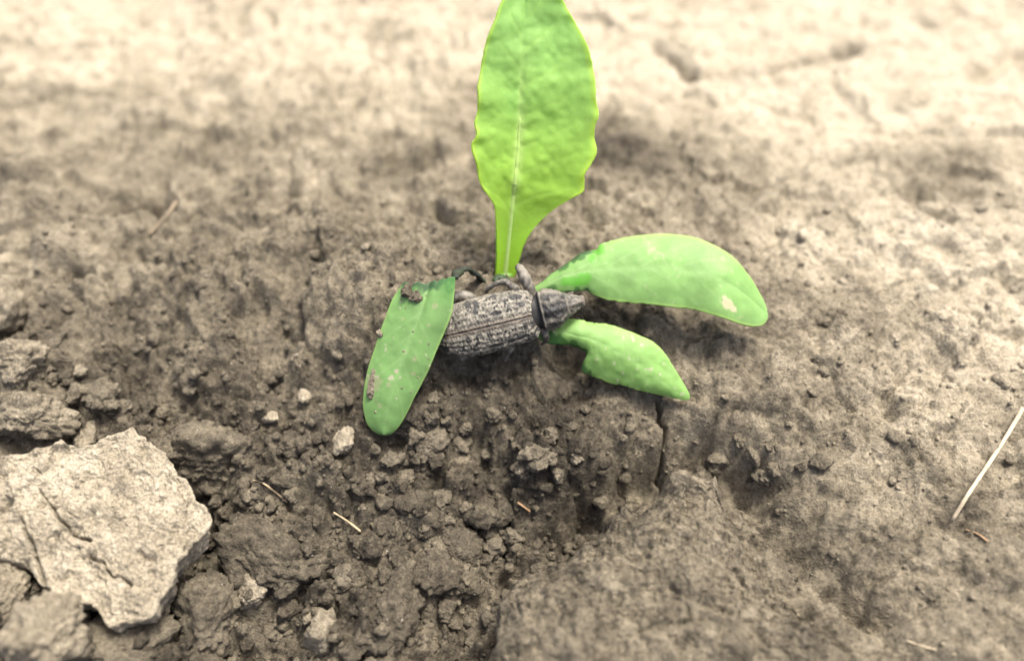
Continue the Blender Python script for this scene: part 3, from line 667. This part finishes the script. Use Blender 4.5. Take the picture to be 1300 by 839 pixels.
# crown: short stem rising out of the soil, dark shrivelled scale at the leaf base
sb = spline([base_pt+np.array([.1, .6, -4.0]), base_pt+np.array([.1, .5, -1.6]), base_pt+np.array([0, .3, .6])], 18)
Vt, Ft = tube(sb, np.linspace(1.3, .9, 18), 16, .1); link('stem', mesh_data('stem', Vt-SO, Ft, M_LEAF, np.tile((.16,.34,.05), (len(Vt), 1))), seedling)
for (t0, sd_) in (([(677,374),(664,380),(650,384)], 1), ([(676,414),(664,402),(652,390)], 2)):       # leaf stalks running under the weevil
    pts = spline([atdepth(a, b, 82.6+1.0*k) for k, (a, b) in enumerate(t0)], 16)
    Vt, Ft = tube(pts, np.linspace(.62, .75, 16), 12); link('leaf_stalk', mesh_data('leaf_stalk', Vt-SO, Ft, M_LEAF, np.tile((.13,.30,.06), (len(Vt), 1))), seedling)
sc = spline([atdepth(628, 358, 80.2), atdepth(632, 352, 80.4), atdepth(639, 353, 80.5), atdepth(646, 356, 80.7)], 16)
Vt, Ft = tube(sc, .30+.12*np.sin(np.linspace(0, 3.1, 16)), 9, .4, True, .6); link('shrivelled_scale', mesh_data('shrivelled_scale', Vt-SO, Ft, M_STALK, np.tile((.018,.035,.012), (len(Vt), 1))), seedling)

# ------------------------------------------------------------------ the weevil
el = R(40.0); nb = np.array([0, -math.cos(el), math.sin(el)]); up_b = np.array([0, math.sin(el), math.cos(el)])
tlt = R(13.5); xb = math.cos(tlt)*RT+math.sin(tlt)*up_b; yb = np.cross(nb, xb)
wc = atdepth(622, 411, 79.6)                                  # the middle of the wing cases' belly plane
BASIS = np.stack([xb, yb, nb])                                # rows: body axes in world space
weevil = empty('weevil', wc-nb*1.6)
tag(weevil, 'grey speckled long-snouted weevil clinging beside the seedling\'s base', 'weevil')
WO = np.array(weevil.location)/MM
def toworld(L): return np.asarray(L)@BASIS+wc-WO
# body: one loft from tail to snout, then the legs joined in
#        x    half-width  dorsal  ventral  z-centre
ST = np.array([(-5.1,.35,.25,.3,-.1),(-4.8,1.2,.7,.8,-.1),(-4.0,1.95,1.0,1.2,-.1),(-2,2.35,1.1,1.55,-.1),(0,2.4,1.1,1.6,-.1),(2.0,2.3,1.1,1.5,-.1),(3.4,2.0,1.15,1.35,-.1),
               (4.2,1.72,1.15,1.2,-.05),(4.55,1.58,1.12,1.15,-.05),(4.72,1.62,1.18,1.15,-.05),(4.86,1.88,1.48,1.3,-.05),(4.98,1.95,1.54,1.35,-.05),(5.12,1.90,1.50,1.3,-.05),(5.5,1.95,1.62,1.3,-.05),(6.1,1.86,1.66,1.2,-.1),(6.6,1.66,1.55,1.1,-.15),(7.0,1.42,1.36,1.0,-.2),
               (7.22,1.26,1.20,.95,-.25),(7.34,1.17,1.12,.90,-.28),(7.7,.97,.98,.80,-.38),(8.1,.74,.80,.64,-.5),(8.45,.60,.66,.54,-.62),(8.75,.52,.55,.46,-.72),(8.98,.50,.46,.40,-.80),(9.1,.40,.34,.30,-.84),(9.14,.15,.12,.14,-.85)])
ns_, nc_ = 300, 96
xs = np.interp(np.linspace(0, 1, ns_), np.linspace(0, 1, len(ST)), ST[:, 0])
prof = [np.interp(xs, ST[:, 0], ST[:, k]) for k in range(1, 5)]
th = np.arange(nc_)/nc_*2*np.pi
A, B_, Cv, Zc = [p[:, None] for p in prof]; ct = np.cos(th)[None]; sn = np.sin(th)[None]
yy = A*np.sign(ct)*np.abs(ct)**.92; zz = Zc+np.where(sn >= 0, B_, Cv)*np.sign(sn)*np.abs(sn)**.95
XX = xs[:, None]+0*yy
pron = sstep(4.8, 5.2, XX)*(1-sstep(7.0, 7.4, XX)); headm = sstep(7.2, 7.5, XX)
dors = np.clip(sn, 0, 1)+0*XX; yr = yy/np.maximum(A, .01)
Pb = np.stack([XX, yy, zz], -1); fl = Pb.reshape(-1, 3)
pt_n = fbm3(fl, .35, 3, 3).reshape(XX.shape); pt_l = fbm3(fl, 1.1, 3, 13).reshape(XX.shape)
f1, f2 = worley3(fl/.26, 7); gr = (np.clip(.5-f1, 0, 1)).reshape(XX.shape)
bump_ = pron*(.14*gr+.09*pt_n+.11*np.exp(-(yr/.07)**2)*dors-.10*np.exp(-((np.abs(yr)-.30)/.14)**2)*dors+.08*np.exp(-((np.abs(yr)-.72)/.1)**2)*dors)+headm*(.10*pt_n+.08*gr+.09*np.exp(-(yr/.14)**2)*dors)
Nr = np.stack([0*XX, yy, zz-Zc], -1); Nr /= np.linalg.norm(Nr, axis=2)[..., None]+1e-6
Pb = Pb+Nr*bump_[..., None]
blk = np.array((.0165,.0165,.0155)); pale = np.array((.165,.15,.118)); mid_c = np.array((.115,.10,.082))
# pronotum: black broad bands, pale wavy lines either side, keel dark, pale rims
wv = .52+.10*np.sin(XX*3.1)+.05*pt_l
pal = np.clip(np.exp(-((np.abs(yr)-wv)/.085)**2)*.55*dors+np.exp(-((XX-4.98)/.10)**2)*.75+np.exp(-((np.abs(yr)-.93)/.12)**2)*.65+.20*sstep(.1, .7, pt_n+.4*pt_l), 0, 1)*pron
hd = np.clip(.55+.5*pt_n, 0, 1)*headm*(.45+.55*np.clip(np.abs(yr)*1.2, 0, 1)); hd = np.maximum(hd, np.exp(-((XX-7.45)/.12)**2)*.6*dors)
gr_ = np.clip(pal+hd+.25*sstep(.2, .8, pt_n)*(1-sstep(3, 4, XX)), 0, 1)
under = sstep(.15, -.3, sn+0*XX); gr_ = np.maximum(gr_, under*.55)
Cb = blk*(1-gr_[..., None])+pale*gr_[..., None]
neck = np.exp(-((XX-4.5)/.26)**2); Cb = Cb*(1-.9*neck[..., None])+blk*.55*.9*neck[..., None]
tip = sstep(8.7, 8.95, XX); Cb = Cb*(1-tip[..., None])+np.array((.10,.085,.07))*tip[..., None]
VB = [Pb.reshape(-1, 3)]; FB4 = [gridfaces(ns_, nc_, True)]; FB3 = []; CB = [Cb.reshape(-1, 3)]; nvb = ns_*nc_
VB.append(np.array([[ST[0,0]-.05, 0, -.1], [ST[-1,0]+.05, 0, -.86]])); CB.append(np.tile(blk*3, (2, 1)))
j = np.arange(nc_); j2 = (j+1) % nc_
FB3.append(np.stack([np.full(nc_, nvb), j2, j], 1)); FB3.append(np.stack([np.full(nc_, nvb+1), (ns_-1)*nc_+j, (ns_-1)*nc_+j2], 1)); nvb += 2
def limb(joints, radii, n=60):
    """one leg: thigh, shin, jointed foot; joints in body coordinates"""
    global nvb
    P = spline(joints, n); tpar = np.linspace(0, 1, len(joints)); D_ = np.concatenate([[0], np.cumsum(np.linalg.norm(np.diff(np.asarray(joints), axis=0), axis=1))]); D_ /= D_[-1]
    rr = np.interp(np.linspace(0, 1, n), D_, radii); Vl, Fl = tube(P, rr, 14, .06)
    a = np.clip(.55+.9*fbm3(Vl, .28, 3, 23), .05, 1)[:, None]; VB.append(Vl); CB.append(mid_c*.3*(1-a)+np.array((.155,.144,.116))*a)
    FB4.append(Fl[0]+nvb); FB3.extend([f+nvb for f in Fl[1:]]); nvb += len(Vl)
def loc_(px, py, dep): return (atdepth(px, py, dep)-wc)@BASIS.T
# front far leg: thick thigh standing up beside the leaf stalk, shin folding down behind
limb([loc_(680,384,80.6), loc_(674,370,80.0), loc_(667,354,79.8), loc_(661,342,80.2), loc_(658,339.5,80.8), loc_(662,346,82.2), loc_(668,356,83.6)], [.40,.50,.56,.44,.30,.27,.22])
# middle far leg: short thigh then shin lying along the body edge, foot on the leaf stalk
limb([loc_(664,376,80.8), loc_(655,367,79.9), loc_(648,362,79.5), loc_(642,358,79.4), loc_(634,359,79.6), loc_(626,362,80.0), loc_(620,366,80.5), loc_(617,371,81.0)], [.38,.42,.36,.33,.26,.24,.26,.16])
# hind far leg
limb([loc_(610,392,81), loc_(596,378,80.6), loc_(582,377,80.4), loc_(574,382,80.6), loc_(566,394,82.0), loc_(560,404,83.0)], [.4,.55,.55,.38,.26,.2])
# near legs: short stubs under the body, feet on the soil
limb([loc_(690,404,80.6), loc_(690,416,79.8), loc_(692,424,79.6), loc_(694,430,80.2), loc_(692,434,81.6), loc_(688,437,82.8)], [.34,.40,.36,.26,.20,.14])
limb([loc_(655,425,80.8), loc_(651,437,80.2), loc_(648,444,80.3), loc_(645,450,81.2), loc_(641,458,82.0)], [.36,.36,.26,.18,.14])
limb([loc_(600,435,80.8), loc_(592,448,80.6), loc_(586,455,81.0), loc_(578,462,82.2), loc_(570,466,83.2)], [.4,.42,.32,.2,.14])
body = link('body', mesh_data('body', toworld(np.concatenate(VB)), [np.concatenate(FB4), np.concatenate(FB3)], M_SHELL, np.concatenate(CB)), weevil)
body['label'] = 'dark ridged thorax, tapering head and snout, and grey scaly legs'

# wing cases: two shells meeting at the seam
XE0, XE1 = -5.7, 4.25
def ely_half(x):
    return np.interp(x, [-5.7,-5.45,-5.0,-4.3,-3,-1.2,1,2.6,3.4,3.8,4.05,4.25], [.12,.78,1.45,2.05,2.5,2.68,2.66,2.52,2.42,2.28,2.02,1.6])
def ely_top(x): return np.interp(x, [-5.7,-5.4,-4.8,-3.8,-2,0,2,3.4,4.0,4.25], [.1,.55,1.05,1.55,1.86,1.92,1.84,1.66,1.5,1.3])
nE, mE = 330, 150
def wing_case(side):
    u = np.linspace(0, 1, nE); x = XE0+(XE1-XE0)*(u-.10*np.sin(2*np.pi*u)*.5)
    sm = lambda f: np.convolve(np.pad(f(x), 9, mode='edge'), np.ones(19)/19, 'valid')
    H = sm(ely_half)[:, None]; T_ = sm(ely_top)[:, None]
    v = np.linspace(0, 1, mE)[None]; ph = v*R(104)                      # seam over the back and round the flank
    y = H*np.sin(ph)**.92; z = -.15+(T_+.15)*(np.sign(np.cos(ph))*np.abs(np.cos(ph))**.80)
    X = x[:, None]+0*y+.30*np.exp(-((v-.62)/.2)**2)*sstep(2.8, 4.2, x)[:, None]*1.0-.25*(1-v)**2*sstep(3, 4.25, x)[:, None]
    N = np.stack([0*X, np.sin(ph)+0*X, np.cos(ph)+0*X], -1)
    row = v*8.2; ri = np.floor(row); fr = row-ri
    xo = X+.11*(ri % 2)+.10*np.sin(ri*7.3+X*1.7); k = np.floor(xo/.30); fx = xo/.30-k
    z0 = np.zeros_like(k).astype(np.int32)
    jit = h01(k.astype(np.int32), (ri+0*X).astype(np.int32), z0, 5 if side > 0 else 9)
    pun = np.exp(-(((fx-.5)/.30)**2+((fr-.5)/.26)**2))
    strv = np.exp(-((fr-.5)/.16)**2)
    q = np.stack([X, y*side, z], -1).reshape(-1, 3)
    a = fbm3(q, .9, 3, 33).reshape(X.shape); b = fbm3(q, .22, 3, 43).reshape(X.shape); c = fbm3(q, 2.0, 2, 53).reshape(X.shape)
    disp = -.055*pun*(.3+.8*jit)-.006*strv+.04*b+.012*np.cos((fr-0)*2*np.pi)
    disp = disp+.14*np.exp(-((v-.52)/.05)**2)*.35*sstep(-4.5, -3, X)+.10*np.exp(-((X-4.05)/.16)**2)
    disp = disp-.10*np.exp(-(v/.012)**2)
    P = np.stack([X, side*(y+.012), z], -1)+np.stack([N[..., 0], side*N[..., 1], N[..., 2]], -1)*disp[..., None]
    # pale scales, rows of dark dots, black patches and an oblique dark band
    lite = np.clip(.62+.34*b+.26*a+.16*c, 0, 1)
    spk = fbm3(q, .27, 3, 63).reshape(X.shape)
    lite = lite*(1-.92*sstep(.24, .52, pun*(.05+.60*jit)+.30*a+.62*spk+.12*b))
    patch = sstep(.40, .52, fbm3(np.floor(np.stack([X/.20, row*1.6+0*X, 0*X], -1)).reshape(-1, 3)*1.0, 4.0, 2, 77+int(side)).reshape(X.shape)+.10*b)
    lite = lite*(1-.8*patch)
    for (bx, bv, wx_, wv_, s_) in [(-.75,.50,.30,.14,1),(-.95,.34,.28,.09,1),(2.9,.50,.7,.09,1),(3.3,.28,.4,.07,1),(.9,.20,.5,.05,1),(2.6,.38,.7,.07,-1),(.2,.42,.8,.06,-1)]:
        if s_ == side:
            m = np.exp(-(((X-bx+.6*(v-bv))/wx_)**2+((v-bv)/wv_)**2)**1.5); lite = lite*(1-.9*sstep(.35, .6, m+.28*b))
    lite = np.maximum(lite, .42*np.exp(-((v-.055)/.03)**2)+.0*X)
    lite = np.maximum(lite, (.75*np.exp(-((X-4.1)/.13)**2)*sstep(.35, .6, v)))
    lite = lite*(1-.9*np.exp(-(v/.016)**2))
    tail = sstep(-3.6, -5.2, X)*.35; lite = lite*(1-tail)
    brown = np.exp(-((v-.03)/.03)**2)*.4
    lite = lite**1.25
    C = blk*(1-lite[..., None])+np.array((.225,.208,.162))*lite[..., None]
    C = C*(1-brown[..., None])+np.array((.115,.085,.058))*brown[..., None]
    F = gridfaces(nE, mE)
    if side < 0: F = F[:, ::-1]
    inner = P.reshape(-1, 3)-np.stack([N[..., 0], side*N[..., 1], N[..., 2]], -1).reshape(-1, 3)*.18
    idx = np.arange(nE*mE).reshape(nE, mE); bd = np.concatenate([idx[0, :], idx[1:, -1], idx[-1, -2::-1], idx[-2:0:-1, 0]]); b2 = np.roll(bd, -1); nn = nE*mE
    Fr = np.stack([bd, b2, b2+nn, bd+nn], 1)
    o = link('wing_case', mesh_data('wing_case', toworld(np.vstack([P.reshape(-1, 3), inner])), [F[:, ::-1], F+nn, Fr], M_SHELL, np.vstack([C.reshape(-1, 3)]*2)), weevil)
    return o
wing_case(1); wing_case(-1)
for s in (1, -1):                                             # eyes and elbowed antennae
    D_, F_ = ico(3); link('eye', mesh_data('eye', toworld(D_*np.array([.20,.12,.26])+np.array([7.62, s*.86, -.38])), F_, EYE), weevil)
    pts = spline([(8.7, s*.34, -.85), (8.3, s*.55, -1.1), (7.7, s*.80, -1.35), (7.9, s*.85, -1.65), (8.3, s*.75, -1.9)], 40)
    V_, F_ = tube(pts, np.concatenate([np.linspace(.08, .12, 20), .10+.03*np.sin(np.arange(14)*1.8), np.linspace(.14, .2, 4), [.16, .06]]), 9)
    link('antenna', mesh_data('antenna', toworld(V_), F_, M_SHELL, np.tile((.06,.05,.045), (len(V_), 1))), weevil)

# ------------------------------------------------------------------ crumbs stuck on the left cotyledon
def on_leaf(px, py): return onplane(px, py, pD, nD)+nD*.85
def stuck(px, py, rmm, seed, mat, label, sq=(1, 1, .8), lift=.0):
    V_, F_ = rock(4, seed, 8, .16, .6, sq); c = on_leaf(px, py)+nD*lift
    B = np.stack([RT, np.cross(nD, RT), nD]); return tag(link('soil_crumb', mesh_data('soil_crumb', (V_*rmm)@B, F_, mat), loc=c), label, 'crumb')
stuck(520, 371, .62, 301, M_CRUMB_MID, 'brown soil crumb stuck at the gnawed end of the left cotyledon', lift=-.25)
stuck(531, 377, .58, 302, M_CRUMB_MID, 'lumpy brown crumb stuck beside another on the left cotyledon\'s gnawed end', lift=-.25)
stuck(479, 487, .78, 303, M_CRUMB_PALE, 'flat pale smear of dried soil low on the left cotyledon', (.95, 1.35, .12), -.02)
stuck(485, 423, .34, 304, M_CRUMB_PALE, 'tiny pale crumb on the edge of the left cotyledon', (1, 1, .5), -.30)
stuck(538, 433, .30, 305, M_CRUMB_PALE, 'tiny pale crumb in the middle of the left cotyledon', (1.3, .6, .4), .0)
Vs = []; Fs = []; D_, F_ = ico(1)
for k in range(26):
    i_ = random.randrange(12, 160); j_ = random.randrange(4, 66); c = SD_[i_, j_]+nD*.17; r_ = random.uniform(.04, .12)
    Vs.append(D_*r_*np.array([1.3, 1, .8])*(1+.3*rng.random((len(D_), 1)))+c); Fs.append(F_+k*len(D_))
tag(link('soil_specks', mesh_data('soil_specks', np.concatenate(Vs), np.concatenate(Fs), M_CRUMB_PALE)), 'pale soil specks dusted over the left cotyledon', 'specks', kind='stuff')

# ------------------------------------------------------------------ straw and rootlets
def straw(name, pxs, rad, colr, label, cat, lift=.3, raise_=None, n=40):
    P = []
    for k, (a, b) in enumerate(pxs):
        h = hit(a, b); P.append(h+np.array([0, 0, lift+(raise_[k] if raise_ else 0)]))
    P = spline(P, n); V_, F_ = tube(P, np.linspace(rad*.8, rad, n)*(1+.12*noise3(P/.8, 4)), 10, .12, True, .7)
    t = fbm3(V_, 1.2, 3, 6)[:, None]; C = np.asarray(colr)*(1+.22*t); c = P[0]
    return tag(link(name, mesh_data(name, V_-c, F_, M_STRAW, C), loc=c), label, cat)
straw('straw', [(1205,665),(1228,628),(1255,588),(1278,552),(1294,524)], .19, (.40,.34,.235), 'long straight pale straw lying on the dry soil', 'straw', .75)
straw('straw', [(1150,815),(1178,824),(1212,832)], .10, (.36,.30,.20), 'short thin straw beside the biggest brown clod', 'straw', .3)
straw('straw', [(1224,674),(1240,680),(1252,689)], .10, (.30,.20,.11), 'short reddish straw piece near the long pale straw', 'straw', .3)
straw('straw', [(190,300),(215,272),(232,248)], .26, (.17,.135,.088), 'blurred tan straw leaning by dark holes in the soil', 'straw', .25)
straw('rootlet', [(319,612),(334,616),(346,624),(356,632),(366,641)], .105, (.33,.26,.16), 'fine curved pale rootlet above the dark lumpy clod', 'rootlet', .5)
straw('rootlet', [(425,655),(438,663),(448,670),(459,679)], .105, (.33,.26,.16), 'fine straight pale rootlet ending at the egg-shaped clod', 'rootlet', .7)
straw('bark_flake', [(657,641),(664,646),(672,652)], .16, (.22,.14,.075), 'small orange-brown bark flake in the hollow', 'flake', .5)
